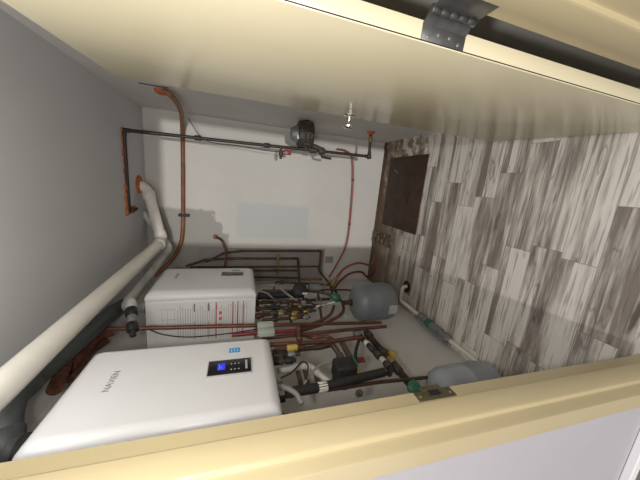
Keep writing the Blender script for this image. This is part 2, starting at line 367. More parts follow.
# ------------------------------------------------------------------ pipes
def pipe(name, label, pts, r, m, fil=0.05, group=None, cat='pipe', elbows=0.0, em=None, smooth=False, clips=(), ename='elbow'):
    pts = [Vector(p) for p in pts]
    if smooth: pth = smoothpath(pts); o = obj(name, MB().tube(pth, r), m)
    else: o = obj(name, MB().tube(pts, r, fil), m)
    tag(o, label, cat, group)
    if elbows:
        for a, b, c in zip(pts, pts[1:], pts[2:]):
            d1 = (a - b); d2 = (c - b); L = fil + elbows
            p = b + d1.normalized() * min(L, d1.length * .49); q = b + d2.normalized() * min(L, d2.length * .49)
            obj(ename, MB().tube([p, b, q], r * 1.22, fil), em or m, o)
    for f in clips:
        i = int(f); c = pts[i].lerp(pts[i + 1], f - i); d = (pts[i + 1] - pts[i]).normalized()
        mb = MB().lathe(c - d * .009, d, [(0, r * 1.3), (.018, r * 1.3)], 12)
        mb.box(c + Vector((-.024, 0.0, -.006)), c + Vector((.024, .012, .006)), .001)
        obj('clip', mb, 'black', o)
    return o
def collar(parent, name, c, d, r, L, m):
    c = Vector(c); d = Vector(d).normalized()
    return obj(name, MB().lathe(c - d * L / 2, d, [(0, r * .9), (L * .1, r), (L * .9, r), (L, r * .9)], 14), m, parent)

# gas line on the back wall
gy = 2.452
g1 = (0.250, 2.452, 2.446); g2 = (0.288, 2.452, 0.414); g3 = (XR + .02, 2.452, 0.40)
gas = pipe('gas_pipe', 'long black iron gas pipe dropping from the ceiling in front of the back wall', [(-0.36, gy + .16, H - .013), (-0.36, gy + .0, H - .013), (g1[0], gy, H - .012), g1, (g2[0], gy, g2[2]), (XR + .01, gy, g2[2] + .012)], 0.0135, 'blackiron', 0.022, elbows=.02)
for f_ in (0.25, 0.52):
    c = Vector(g1).lerp(Vector((g2[0], gy, g2[2])), f_); collar(gas, 'coupling', c, Vector(g2) - Vector(g1), .020, .05, 'blackiron')
mbf = MB().tube([(0.27, gy, H - .001), (-0.37, gy, H - .001), (-0.37, gy + .17, H - .001)], .012)
for k in range(34):
    u = random.random() ** 0.7; x_ = 0.26 - u * 0.64; side = random.choice((-1, 1)); r = random.uniform(.010, .018) * (0.7 + 0.5 * u)
    q = bmesh.ops.create_icosphere(mbf.bm, subdivisions=2, radius=r)
    for v_ in q['verts']: v_.co = Vector((v_.co.x * 1.5 + x_, v_.co.y + gy + side * .019, v_.co.z * .55 + H - .004))
for k in range(8):
    q = bmesh.ops.create_icosphere(mbf.bm, subdivisions=2, radius=random.uniform(.012, .018))
    for v_ in q['verts']: v_.co = Vector((v_.co.x - .36 + random.choice((-1, 1)) * .018, v_.co.y + gy + k * .02, v_.co.z * .55 + H - .004))
fm = obj('firestop_foam', mbf, 'foam')
tag(fm, 'ragged strip of orange firestop sealant around the black pipe along the ceiling', 'sealant')
fm = obj('firestop_foam', MB().lathe((XR - .03, gy, g2[2] + .012), (1, 0, 0), [(0, .018), (.012, .034), (.03, .04)], 12), 'foam')
tag(fm, 'small orange sealant collar where the gas pipe enters the right wall', 'sealant')
# regulator hanging on the gas line
def gp(px): # point on the gas line
    a = Vector(g1); b = Vector((g2[0], gy, g2[2])); return a.lerp(b, (px - 124) / (369 - 124.0))
ra = Vector((0.396, 2.440, 1.138)); rb = Vector((0.402, 2.440, 0.993)); ax = (rb - ra).normalized()
t = thing('gas_regulator', rb, 'round dark cast iron gas regulator mounted beside the black gas pipe', 'regulator')
L = (rb - ra).length
obj('diaphragm_housing', MB().lathe(ra, ax, [(0, .08), (.01, .106), (L * .35, .112), (L * .42, .124), (L * .58, .124), (L * .65, .112), (L - .01, .106), (L, .07)], 26), 'castiron', t)
obj('spring_cap', MB().lathe(ra - ax * .055, ax, [(0, .03), (.008, .052), (.045, .07), (.056, .074)], 20), 'greycast', t)
for k in range(8):
    u = ax.orthogonal().normalized(); v = ax.cross(u); a = k * math.pi / 4
    c = (ra + rb) / 2 + (u * math.cos(a) + v * math.sin(a)) * .122
    obj('flange_bolt', MB().lathe(c - ax * .03, ax, [(0, .009), (.06, .009)], 6), 'castiron', t)
obj('name_plate', MB().box(ra + Vector((-.05, -.075, -.028)), ra + Vector((-.02, -.070, .01)), .001), 'label', t)
c1 = gp(299); c2 = gp(313)
obj('inlet_stem', MB().tube([c1 + Vector((.012, 0, 0)), Vector((ra.x - .09, gy, ra.z - .015))], .017), 'castiron', t)
obj('outlet_stem', MB().tube([c2 + Vector((.012, 0, 0)), Vector((rb.x - .08, gy, rb.z + .012))], .021), 'castiron', t)
d = (Vector(g2) - Vector(g1)).normalized()
collar(gas, 'union', gp(301), d, .024, .07, 'castiron'); collar(gas, 'valve_body', gp(311), d, .027, .06, 'castiron')
hv = obj('drip_leg', MB().tube([gp(310), gp(310) + Vector((-.05, -.01, -.01)), gp(310) + Vector((-.055, -.01, -.10))], .011, .012), 'blackiron', gas)
collar(gas, 'coupling', (XR - .07, gy, g2[2] + .008), (1, 0, 0), .021, .05, 'yellowd')
collar(gas, 'elbow', (g2[0], gy, g2[2]), (1, 0, 0.2), .021, .05, 'blackiron')
# branch valve with red lever
b0 = gp(266)
v = obj('branch_valve', MB().tube([b0, b0 + Vector((-.10, -.01, 0.0))], .012).lathe(b0 + Vector((-.04, -.01, 0)), (-1, 0, 0), [(0, .012), (.006, .019), (.03, .019), (.036, .012)], 12), 'castiron', gas)
v2 = obj('red_lever', MB().box(b0 + Vector((-.062, -.02, -.09)), b0 + Vector((-.018, -.004, -.025)), .007), 'redh', v)
# thin signal wire
o = pipe('wire', 'thin dark wire strung slackly beside the long gas pipe', smoothpath([(0.407, 2.500, 2.017), (0.253, 2.470, 1.888), (0.239, 2.460, 1.614), (0.230, 2.460, 1.275), (0.292, 2.450, 1.173)]), .0032, 'black', 0, cat='wire')

# orange conduit in the right back corner
o = pipe('conduit', 'tall rusty orange flexible conduit curving down the back wall beside the gas pipe', [(0.494, 2.147, 2.106), (0.472, 2.160, 2.057), (0.448, 2.520, 2.070), (0.313, 2.870, 2.126), (-0.096, 2.890, 2.133), (-0.610, 2.890, 2.146), (-0.795, 2.880, 2.189), (-0.930, 2.840, 2.274), (-1.033, 2.780, 2.384)], .0185, 'orange', smooth=True, cat='conduit')
obj('clip', MB().box((-0.426, 2.866, 2.178), Vector((-0.451, 2.866, 2.081)) + Vector((0, .05, 0)), .002), 'black', o)
obj('firestop_foam', MB().lathe((XR - .03, 2.21, 2.13), (1, 0, 0), [(0, .02), (.01, .04), (.035, .045)], 12), 'foam', o)
o = obj('wall_slot', MB().box((XR - .0015, 2.12, 2.07), (XR + .01, 2.14, 2.24)), 'dark'); tag(o, 'narrow dark slot cut in the right wall near the orange conduit', 'slot')

# red tubing along the back wall
pipe('red_tubing', 'single red tubing line rising on the back wall between gas pipe and floor', [(0.370, 2.860, 0.607), (0.363, 2.870, 0.497), (0.298, 2.880, 0.412), (0.061, 2.880, 0.370), (-0.283, 2.880, 0.352), (-0.522, 2.880, 0.348), (-0.717, 2.870, 0.368), (-0.896, 2.800, 0.476), (-1.036, 2.680, 0.614)], .0105, 'red', smooth=True, cat='tubing', clips=(3.0, 4.7))
pipe('red_tubing', 'upper of two red tubes arching down to the floor by the wall corner', [(-1.081, 2.500, 0.646), (-1.019, 2.600, 0.560), (-0.937, 2.700, 0.422), (-0.896, 2.760, 0.236), (-0.929, 2.780, 0.048), (-0.83, 2.82, -0.01)], .0125, 'red', smooth=True, cat='tubing')
pipe('red_tubing', 'lower dark red tube arching to the floor beside the grey tank', [(-1.101, 2.440, 0.642), (-1.031, 2.540, 0.534), (-0.975, 2.620, 0.388), (-0.981, 2.680, 0.222), (-1.061, 2.720, 0.100), (-0.98, 2.76, -0.01)], .0115, 'redpipe', smooth=True, cat='tubing')

# vertical copper lines on the back wall
gB = 'copper lines on the back wall'
pipe('copper_pipe', 'outermost brown copper line on the back wall with an orange upper end', [(-0.916, 2.860, 1.925), (-0.816, 2.860, 1.749), (-0.792, 2.860, 1.588), (-0.781, 2.860, 0.680), (-1.006, 2.800, 0.701), (-1.130, 2.450, 0.591)], .0115, 'copper_d', .03, elbows=.012)
pipe('copper_pipe', 'copper line on the back wall that turns behind the black insulated pipe', [(-0.952, 2.840, 2.111), (-0.891, 2.850, 1.933), (-0.877, 2.860, 1.688), (-0.874, 2.860, 0.948), (-1.162, 2.800, 0.927)], .0125, 'copper_d', .03, elbows=.012)
pipe('copper_pipe', 'straight copper line on the back wall below the second elbow', [(-0.970, 2.860, 2.077), (-0.972, 2.860, 0.687)], .010, 'copper_d')
pipe('copper_pipe', 'short copper line on the back wall ending at a brass tee', [(-1.007, 2.840, 1.457), (-1.012, 2.840, 0.954)], .0115, 'copper_d')
pipe('copper_pipe', 'lowest dark copper line on the back wall beside the small heater', [(-1.082, 2.840, 1.454), (-1.104, 2.840, 0.911)], .0115, 'copper_d')
o = pipe('copper_stub', 'bent orange copper stub with a wall flange above the small heater', [(-0.655, 2.900, 1.832), (-0.676, 2.860, 1.771), (-0.794, 2.820, 1.723), (-0.940, 2.800, 1.735)], .012, 'copper', .03)
obj('wall_flange', MB().lathe((-0.655, 2.900, 1.837), (0, 1, 0), [(0, .018), (.008, .026), (.018, .026)], 14), 'orange', o)
pipe('copper_pipe', 'orange copper cross pipe under the back wall elbows', [(-1.069, 2.720, 0.940), (-1.073, 2.700, 0.688)], .013, 'orange')
for (q, lab) in (((-0.864, 2.845, 1.180), 'brass bracket clamping the upper back wall copper lines'), ((-1.005, 2.845, 1.178), 'brass bracket clamping the lower back wall copper lines')):
    c = Vector(q); mb = MB().box(c + Vector((-.05, -.002, -.012)), c + Vector((.03, .065, .012)), .002); mb.box(c + Vector((-.075, -.006, -.006)), c + Vector((-.02, .0, .006)), .001)
    o = obj('pipe_bracket', mb, 'yellowd'); tag(o, lab, 'bracket')

# ------------------------------------------------------------------ vents
def duct(name, label, pts, r, m, fil, hubs):
    o = pipe(name, label, pts, r, m, fil, cat='vent pipe')
    for (i, fr_) in hubs:
        a = Vector(pts[i]); b = Vector(pts[i + 1]); collar(o, 'hub', a.lerp(b, fr_), b - a, r * 1.13, .075, m)
    return o
duct('vent_pipe', 'long white plastic vent pipe running along under the ceiling', [(-0.670, 0.56, 2.255), (-0.645, 2.62, 2.262), (-0.187, 2.740, 2.397), (-0.16, 2.74, H + .03)], .0445, 'pvc', .09, [(0, .955), (1, .12), (1, .86)])
fm = obj('firestop_foam', MB().lathe((-0.16, 2.74, H - .02), (0, 0, 1), [(0, .050), (.008, .075), (.021, .082)], 16), 'foam'); tag(fm, 'orange firestop collar where the white vent pipe enters the ceiling', 'sealant')
duct('vent_pipe', 'weathered grey white vent pipe rising from the top of the farther heater', [(-0.93, 1.90, 2.12), (-0.93, 1.90, 2.325), (-0.735, 2.74, 2.225), (-0.512, 2.840, 2.414), (-0.419, 2.840, 2.468)], .030, 'pvcdirty', .06, [(0, .5), (1, .12), (1, .9)])
duct('vent_pipe', 'dark grey vent pipe rising from the nearer heater with an elbow', [(-0.99, 0.93, 2.15), (-0.975, 0.945, 2.33), (-0.855, 1.06, 2.385), (-0.955, 1.84, 2.392), (-1.0, 2.10, 2.392)], .047, 'darkpvc', .09, [(1, .25), (2, .10)])
pipe('vent_pipe', 'short thin pipe beside the white vent at the ceiling corner', [(-0.345, 2.800, 2.404), (-0.612, 2.860, 2.381)], .014, 'pvcdirty', cat='vent pipe')
# rusty bundle above the nearer heater
for pts, r, m_, lab in (([(-1.030, 1.795, 2.355), (-1.030, 1.748, 2.413), (-1.030, 1.620, 2.421), (-1.030, 1.478, 2.424)], .034, 'rustfoam', 'rust orange insulated pipe on the wall above the nearer heater, topmost'),
                        ([(-0.980, 1.440, 2.409), (-0.980, 1.351, 2.383), (-0.980, 1.247, 2.355)], .028, 'rustfoam', 'rust red insulated pipe end hanging by the nearer heater top'),
                        ([(-1.080, 1.767, 2.379), (-1.080, 1.663, 2.415), (-1.080, 1.540, 2.406), (-1.080, 1.436, 2.408)], .022, 'copper', 'dark rusty pipe tucked between nearer heater and ceiling vent')):
    pipe('insulated_pipe', lab, pts, r, m_, smooth=True)

# ------------------------------------------------------------------ water heaters
def heater(y0, y1, z0, z1, vents, label, name='water_heater'):
    t = thing(name, (-1.0, (y0 + y1) / 2, z0), label, 'water heater')
    xs = -0.795; xf = -0.742; e = .026
    obj('body', MB().box((XL + .012, y0 + .004, z0 + .004), (xs - .003, y1 - .004, z1 - .004), .006), 'bodywhite', t)
    obj('seam_gasket', MB().box((xs - .0035, y0 + .006, z0 + .006), (xs + .0005, y1 - .006, z1 - .006)), 'inkdark', t)
    mb = MB()
    def rr(x, m, r):
        pts = []
        for cy, cz, a0 in ((y1 - m - r, z1 - m - r, 0), (y0 + m + r, z1 - m - r, 90), (y0 + m + r, z0 + m + r, 180), (y1 - m - r, z0 + m + r, 270)):
            for k in range(5):
                a = math.radians(a0 + k * 22.5); pts.append(mb.bm.verts.new((x, cy + r * math.cos(a), cz + r * math.sin(a))))
        return pts
    mb.skin([rr(xs, 0, .012), rr(xs + .012, .0, .014), rr(xs + .026, .004, .018), rr(xs + .038, .012, .02), rr(xs + .047, .024, .02), rr(xf - .001, .034, .018), rr(xf, .042, .016)])
    obj('front_cover', mb, 'white', t)
    for vx, yy in vents:
        obj('vent_collar', MB().lathe((vx, yy, z1 - .006), (0, 0, 1), [(0, .055), (.02, .055), (.025, .048), (.05, .048)], 18), 'black', t)
    for yy, mm in ((y0 + .08, 'copper'), (y0 + .19, 'copper'), (y0 + .29, 'blackiron'), (y0 + .38, 'greyhose')):
        obj('bottom_fitting', MB().lathe((-0.98, yy, z0 + .006), (0, 0, -1), [(0, .018), (.02, .018), (.022, .024), (.045, .024), (.047, .015), (.07, .015)], 10), mm, t)
    return t
h2 = heater(0.722, 1.166, 1.448, 2.158, ((-0.99, 0.93), (-0.85, 0.83)), 'near white tankless water heater with a lit black display and blue sticker')
h1 = heater(1.705, 2.185, 1.480, 2.145, ((-0.93, 1.90), (-0.93, 2.06)), 'farther white tankless water heater with a printed warning label on its side')
XF = -0.742
def plate(name, pa, pb, x0, th, m, parent, bev=.0008):
    return obj(name, MB().box((x0 - .002, pa[1], pa[2]), (x0 + th, pb[1], pb[2]), bev), m, parent)
# near heater's display, sticker and lettering
cp = plate('control_panel', (-0.742, 0.962, 1.712), (-0.742, 0.963, 1.547), XF, .004, 'bezel', h2)
a = Vector((-0.742, 0.931, 1.709)); b = Vector((-0.742, 1.003, 1.546)); 
cy0, cy1 = 0.918, 1.000; cz0, cz1 = 1.606 - .060, 1.606 + .100
bpy.data.objects.remove(cp)
cp = obj('control_panel', MB().box((XF - .002, cy0 - .005, cz0 - .004), (XF + .004, cy1 + .005, cz1 + .004), .002), 'bezel', h2)
obj('display_glass', MB().box((XF + .002, cy0, cz0), (XF + .0055, cy1, cz1), .001), 'panel', cp)
obj('lit_digits', MB().box((XF + .005, cy0 + .024, cz1 - .062), (XF + .0062, cy0 + .062, cz1 - .034)), 'glow', cp)
obj('digit_bars', MB().box((XF + .006, cy0 + .03, cz1 - .05), (XF + .0066, cy0 + .045, cz1 - .047)).box((XF + .006, cy0 + .03, cz1 - .042), (XF + .0066, cy0 + .055, cz1 - .039)), 'glow2', cp)
for k in range(6):
    yy = cy0 + (.022 if k % 2 else .054); zz = cz1 - .085 - (k // 2) * .014
    obj('button', MB().lathe((XF + .005, yy, zz), (1, 0, 0), [(0, .0035), (.0012, .003)], 8), 'inkgrey', cp)
obj('panel_print', MB().box((XF + .005, cy0 + .018, cz0 + .014), (XF + .006, cy1 - .012, cz0 + .022)), 'bezel', cp)
sa = (-0.742, 1.051, 1.633); sb = (-0.742, 1.082, 1.588)
st = plate('sticker', sa, sb, XF, .0006, 'blue', h2, 0)
lo_y, hi_y = min(sa[1], sb[1]), max(sa[1], sb[1]); lo_z, hi_z = min(sa[2], sb[2]), max(sa[2], sb[2])
for k in range(3):
    zz = lo_z + (hi_z - lo_z) * (.18 + .27 * k)
    obj('sticker_print', MB().box((XF + .0004, lo_y + (hi_y - lo_y) * .2, zz), (XF + .001, lo_y + (hi_y - lo_y) * .8, zz + (hi_z - lo_z) * .1)), 'bluelt', st)
la = Vector((-0.742, 0.909, 2.023)); lb = Vector((-0.742, 1.003, 2.012))
text('logo', 'NAVIEN', .029, 'logo', h2, ((XF + .0005), (la.y + lb.y) / 2, (la.z + lb.z) / 2), (0, 1, 0), (0, 0, 1))
# far heater's display and lettering
fa = (-0.742, 1.947, 1.722); fb = (-0.742, 2.037, 1.566)
cp = obj('control_panel', MB().box((XF - .002, 1.985, fa[2]), (XF + .005, 2.055, fb[2]), .002), 'panel', h1)
lc = Vector((-0.742, 2.097, 1.623)); obj('badge', MB().box((XF - .001, lc.y - .012, lc.z - .03), (XF + .001, lc.y + .012, lc.z + .03)), 'logo', h1)
lc = Vector((-0.742, 1.991, 2.019)); text('logo', 'NAVIEN', .029, 'logo', h1, (XF + .0005, lc.y, lc.z), (0, 1, 0), (0, 0, 1))
# far heater's warning label: rows of print on the side that faces the door
ys = 1.705 + .004
lab = obj('warning_label', MB().box((-1.10, ys - .0008, 1.51), (-0.815, ys + .001, 2.10)), 'label', h1)
def row(z, h, x0, x1, m, nm='print_row'):
    obj(nm, MB().box((x0, ys - .0014, z), (x1, ys - .0002, z + h)), m, lab)
z = 2.085; k = 0
row(2.02, .002, -1.0, -.86, 'inkgrey'); row(1.98, .002, -1.0, -.86, 'inkgrey'); row(2.05, .002, -1.0, -.86, 'inkgrey')
for xx in (-1.0, -.93, -.86): obj('diagram_line', MB().box((xx, ys - .0014, 1.975), (xx + .003, ys - .0002, 2.055)), 'inkgrey', lab)
for k in range(30):
    zz = 1.96 - k * .0145
    if zz < 1.53: break
    row(zz, .004, -1.08, -.83 - random.random() * .04, 'inkgrey')
for zz in (1.862, 1.777): row(zz, .007, -.88, -.825, 'inkdark'); row(zz, .007, -1.08, -.95, 'inkgrey')
row(1.732, .007, -1.08, -.82, 'inkred'); row(1.628, .006, -1.08, -.82, 'inkred'); row(1.596, .006, -1.08, -.82, 'inkred'); row(1.560, .006, -1.08, -.82, 'inkred')
for xx in (-.91, -.95, -1.0): obj('warning_symbol', MB().box((xx, ys - .0015, 1.700), (xx + .022, ys - .0002, 1.716)), 'inkred', lab)

# ------------------------------------------------------------------ expansion tanks
def tank(cx, cy, z0, z1, r, m, label):
    t = thing('expansion_tank', (cx, cy, z0), label, 'tank'); L = z1 - z0
    prof = [(0, .02), (.004, r * .45), (.02, r * .75), (.045, r * .93), (.08, r), (L * .5, r), (L * .5 + .002, r * 1.012), (L * .5 + .012, r * 1.012), (L * .5 + .014, r), (L - .075, r), (L - .04, r * .9), (L - .012, r * .6), (L, r * .25)]
    obj('shell', MB().lathe((cx, cy, z0), (0, 0, 1), prof, 36), m, t)
    obj('neck', MB().lathe((cx, cy, z1 - .01), (0, 0, 1), [(0, .026), (.02, .026), (.022, .018), (.07, .018)], 14), 'copper_d', t)
    obj('air_valve', MB().lathe((cx, cy, z0 + .006), (0, 0, -1), [(0, .012), (.02, .012), (.024, .008)], 10), 'black', t)
    return t
t1 = tank(-0.885, 1.74, 0.390, 0.755, .146, 'tank', 'dark grey expansion tank hanging near the back corner above the floor drain')
a = math.radians(-138)
mb = MB()
for k in range(5):
    p = Vector((-0.885, 1.74, 0)); q = [p + Vector((math.cos(a + (k + d_) * .10 + .55) * .1475, math.sin(a + (k + d_) * .10 + .55) * .1475, 0)) for d_ in (0, 1)]
    vs4 = [mb.bm.verts.new((q[0].x, q[0].y, .44)), mb.bm.verts.new((q[1].x, q[1].y, .44)), mb.bm.verts.new((q[1].x, q[1].y, .51)), mb.bm.verts.new((q[0].x, q[0].y, .51))]
    mb.bm.faces.new(vs4)
obj('label_sticker', mb, 'bezel', t1)
t2 = tank(-1.02, 0.94, 0.20, 0.615, .122, 'tank_lit', 'grey expansion tank painted pale as if lit, half hidden behind the near door jamb')

# ------------------------------------------------------------------ condensate drain on the floor
t = thing('condensate_drain', (-1.08, 1.8, 0), 'white drain pipe with a grey green neutralizer tube lying along the floor', 'drain pipe')
n0 = Vector((-1.075, 2.10, .030)); n1 = Vector((-1.085, 1.82, .034)); n2 = Vector((-1.095, 1.44, .034)); n3 = Vector((-1.10, 0.75, .030))
obj('drain_pipe', MB().tube([(-0.925, 2.105, -.01), (-0.935, 2.105, .045), n0 + Vector((0, 0.005, .012)), n1], .0165, .03), 'pvc', t)
ax = (n2 - n1); L = ax.length
obj('neutralizer_tube', MB().lathe(n1, ax, [(0, .02), (.004, .030), (.03, .030), (.032, .033), (L * .62, .033), (L * .63, .037), (L * .72, .037), (L * .73, .030), (L * .86, .030), (L * .87, .036), (L - .02, .036), (L, .022)], 18), 'greycast', t)
m0 = n1.lerp(n2, .28); obj('green_label', MB().lathe(m0, ax, [(0, .0336), (L * .16, .0336)], 18), 'green', t)
obj('drain_pipe', MB().tube([n2, n3], .0165), 'pvc', t)
o = obj('drain_hole', MB().lathe((-0.93, 2.105, .0005), (0, 0, 1), [(0, .06), (.0015, .058)], 18), 'dark'); tag(o, 'round dark drain hole in the floor under the white drain pipe', 'drain')

# ------------------------------------------------------------------ plumbing beside and below the heaters (in front of the left wall)
pipe('copper_pipe', 'long bright copper pipe crossing in front of the warning label', [(-0.848, 1.500, 2.248), (-0.930, 1.500, 0.624)], .0115, 'copper', clips=())
pipe('copper_pipe', 'long brown copper pipe just nearer than the bright one', [(-0.914, 1.400, 1.462), (-0.915, 1.420, 0.933), (-0.927, 1.440, 0.619)], .0115, 'copper', .05)
o = pipe('red_pipe', 'dark red pipe peeking out above the near heater edge', [(-0.863, 1.380, 1.628), (-0.863, 1.380, 1.488), (-0.881, 1.400, 1.238)], .012, 'redpipe', .05)
t = thing('pipe_block', (-0.885, 1.440, 1.436), 'pale green clamp block gripping the copper pipes beside the heaters', 'clamp')
c = Vector((-0.882, 1.485, 1.436)); obj('jaw', MB().box(c - Vector((.017, .022, .048)), c + Vector((.017, .022, .048)), .003), 'greenlt', t)
obj('standoff', MB().tube([c, (XL + .002, 1.485, c.z)], .009), 'steel', t)
c = Vector((-0.867, 1.385, 1.442)); obj('jaw', MB().box(c - Vector((.017, .02, .048)), c + Vector((.017, .02, .048)), .003), 'greenlt', t)
pipe('copper_pipe', 'copper pipe that bends sharply above the black circulator pump', [(-0.868, 1.270, 1.473), (-0.885, 1.270, 1.090), (-0.875, 1.270, 0.921), (-0.881, 1.270, 0.888)], .0125, 'copper', .03)
pipe('copper_pipe', 'dark copper pipe with a brass joint under the sharply bent one', [(-0.895, 1.240, 1.464), (-0.894, 1.240, 1.146), (-0.895, 1.260, 1.080), (-0.922, 1.220, 1.055), (-0.966, 1.160, 1.054)], .0125, 'copper_d', .035, elbows=.01)
o = pipe('brass_valve', 'yellow brass valve on a short pipe near the copper bundle', [(-0.860, 1.210, 1.413), (-0.862, 1.210, 1.253)], .010, 'copper_d', cat='valve')
collar(o, 'valve_body', (-0.860, 1.210, 1.324), Vector((-0.862, 1.210, 1.253)) - Vector((-0.860, 1.210, 1.413)), .018, .055, 'yellow')
pipe('copper_pipe', 'looped copper pipe curving beside the brass cross fitting', [(-0.948, 1.460, 1.322), (-0.940, 1.440, 1.199), (-0.899, 1.340, 1.177), (-0.893, 1.340, 1.091), (-0.897, 1.300, 1.059)], .0115, 'copper', .03)
o = pipe('copper_riser', 'short upright copper cross piece tying the parallel pipes', [(-0.881, 1.440, 1.242), (-0.869, 1.260, 1.272)], .0115, 'copper')
collar(o, 'tee', (-0.883, 1.400, 1.247), (0.7, .5, 0), .018, .045, 'copper'); collar(o, 'tee', (-0.874, 1.290, 1.265), (0.7, .5, 0), .018, .04, 'copper')
pipe('copper_pipe', 'orange copper tube looping up to the white levered green valve', [(-0.963, 1.560, 1.198), (-0.945, 1.600, 1.047), (-0.937, 1.660, 0.946), (-0.908, 1.740, 0.898)], .0115, 'copper', .05)
pipe('copper_pipe', 'thicker orange copper tube looping round toward the dark grey tank', [(-0.960, 1.520, 1.206), (-0.949, 1.560, 1.044), (-0.934, 1.620, 0.906), (-0.922, 1.680, 0.837), (-0.897, 1.760, 0.821)], .0125, 'copper', .06)
pipe('copper_pipe', 'dark feed pipe running to the neck of the dark grey tank', [(-0.890, 2.020, 1.416), (-0.898, 2.000, 0.952), (-0.921, 1.920, 0.815), (-0.885, 1.74, 0.822)], .0125, 'copper_d', .04, elbows=.01)
pipe('copper_pipe', 'thin dark pipe parallel to the dark tank feed pipe', [(XL + .002, 2.25, 1.12), (-0.989, 2.250, 1.047), (-1.011, 2.250, 0.517), (XL + .002, 2.25, 0.52)], .009, 'copper_d')
# green ball valve with long white lever
c = Vector((-0.891, 1.840, 0.856)); t = thing('ball_valve', c, 'green ball valve with a long white lever beside the dark grey tank', 'valve')
obj('valve_body', MB().lathe(c + Vector((.028, .0, .03)), (-.5, -.2, -.8), [(0, .018), (.012, .03), (.03, .034), (.055, .034), (.07, .024), (.08, .018)], 16), 'green', t)
obj('lever', MB().tube([(-0.906, 1.800, 0.868), (-0.926, 1.780, 1.028)], .006), 'pvc', t)
obj('drain_nozzle', MB().tube([c + Vector((-.02, -.03, -.03)), (-0.970, 1.660, 0.824)], .007), 'pvcdirty', t)
# black insulated line and pump set below the far heater
pipe('insulated_pipe', 'black insulated pipe leaving the lower end of the far heater', [(-0.914, 1.980, 1.449), (-0.910, 1.980, 1.111)], .030, 'black', cat='pipe')
c = Vector((-0.870, 1.950, 1.129)); t = thing('circulator_pump', c, 'black circulator pump with a white tag under the far heater', 'pump')
obj('motor', MB().lathe(c, (.6, -.75, .1), [(0, .045), (.01, .056), (.06, .056), (.07, .045), (.075, .02)], 20), 'black', t)
obj('volute', MB().lathe(c + Vector((-.01, .012, 0)), (-.6, .75, -.1), [(0, .05), (.03, .05), (.035, .03)], 18), 'castiron', t)
q = Vector((-0.852, 1.860, 1.102)); obj('white_tag', MB().box(q - Vector((.008, .001, .02)), q + Vector((.008, .001, .02))), 'label', t)
pipe('insulated_pipe', 'grey sleeve pipe continuing from the black pump toward the floor', [(-0.872, 2.020, 1.028), (-0.880, 2.020, 0.930)], .032, 'greycast', cat='pipe')
pipe('flex_hose', 'pale grey flexible hose kinked below the far heater', [(-0.859, 2.050, 1.447), (-0.854, 2.050, 1.302), (-0.869, 1.900, 1.235), (-0.920, 1.840, 1.140)], .0075, 'greyhose', .03, cat='hose')
pipe('flex_hose', 'thin grey hose hooking down from the far heater underside', [(-0.850, 1.930, 1.447), (-0.855, 1.900, 1.382), (-0.896, 1.860, 1.339), (-0.938, 1.840, 1.279)], .0065, 'greyhose', .04, cat='hose')
for pa, pb, m_, r_, lab in (((-0.945, 1.920, 1.444), (-0.937, 1.920, 0.867), 'blackiron', .012, 'dark iron pipe under the black insulated pipe'),
                            ((-0.953, 1.840, 1.456), (-0.947, 1.840, 0.960), 'copper_d', .012, 'dark brown pipe in the middle of the shadowed tangle'),
                            ((-0.948, 1.740, 1.448), (-0.940, 1.740, 1.069), 'blackiron', .012, 'black pipe below the middle of the shadowed tangle'),
                            ((-0.943, 1.660, 1.441), (-0.943, 1.660, 1.104), 'copper_d', .011, 'dark pipe right above the long bright copper pipe')):
    pa, pb = Vector(pa), Vector(pb)
    o = tag(obj('iron_pipe', MB().tube([pa, pb], r_), m_), lab, 'pipe')
    for f_ in (.28, .62, .85): collar(o, 'coupling', pa.lerp(pb, f_ + random.uniform(-.08, .08)), pb - pa, r_ * 1.65, .04, random.choice(['castiron', 'yellowd', 'blackiron', 'greycast']))
cross = [(((-0.888, 1.880, 1.352)), ((-0.957, 1.660, 1.346)), 'leftmost dark cross pipe in the tangle between heaters'),
         (((-0.906, 1.870, 1.230)), ((-0.961, 1.640, 1.244)), 'middle dark cross pipe in the tangle between heaters'),
         (((-0.900, 1.900, 1.105)), ((-0.961, 1.680, 1.120)), 'dark cross pipe nearest the copper loops'),
         (((-0.898, 1.960, 0.963)), ((-0.965, 1.620, 1.024)), 'lowest dark cross pipe beside the green ball valve')]
for k, (pa, pb, lab) in enumerate(cross):
    o = tag(obj('cross_pipe', MB().tube([pa, pb], .0105), ('blackiron', 'copper_d')[k % 2]), lab, 'pipe')
    pa, pb = Vector(pa), Vector(pb)
    vb = collar(o, 'valve_body', pa.lerp(pb, .45), pb - pa, .022, .05, ('castiron', 'yellowd')[k % 2])
    obj('lever', MB().box(pa.lerp(pb, .45) + Vector((.02, -.035, -.05)), pa.lerp(pb, .45) + Vector((.026, -.02, .03)), .002), ('greycast', 'blackiron', 'screw', 'greycast')[k], vb)

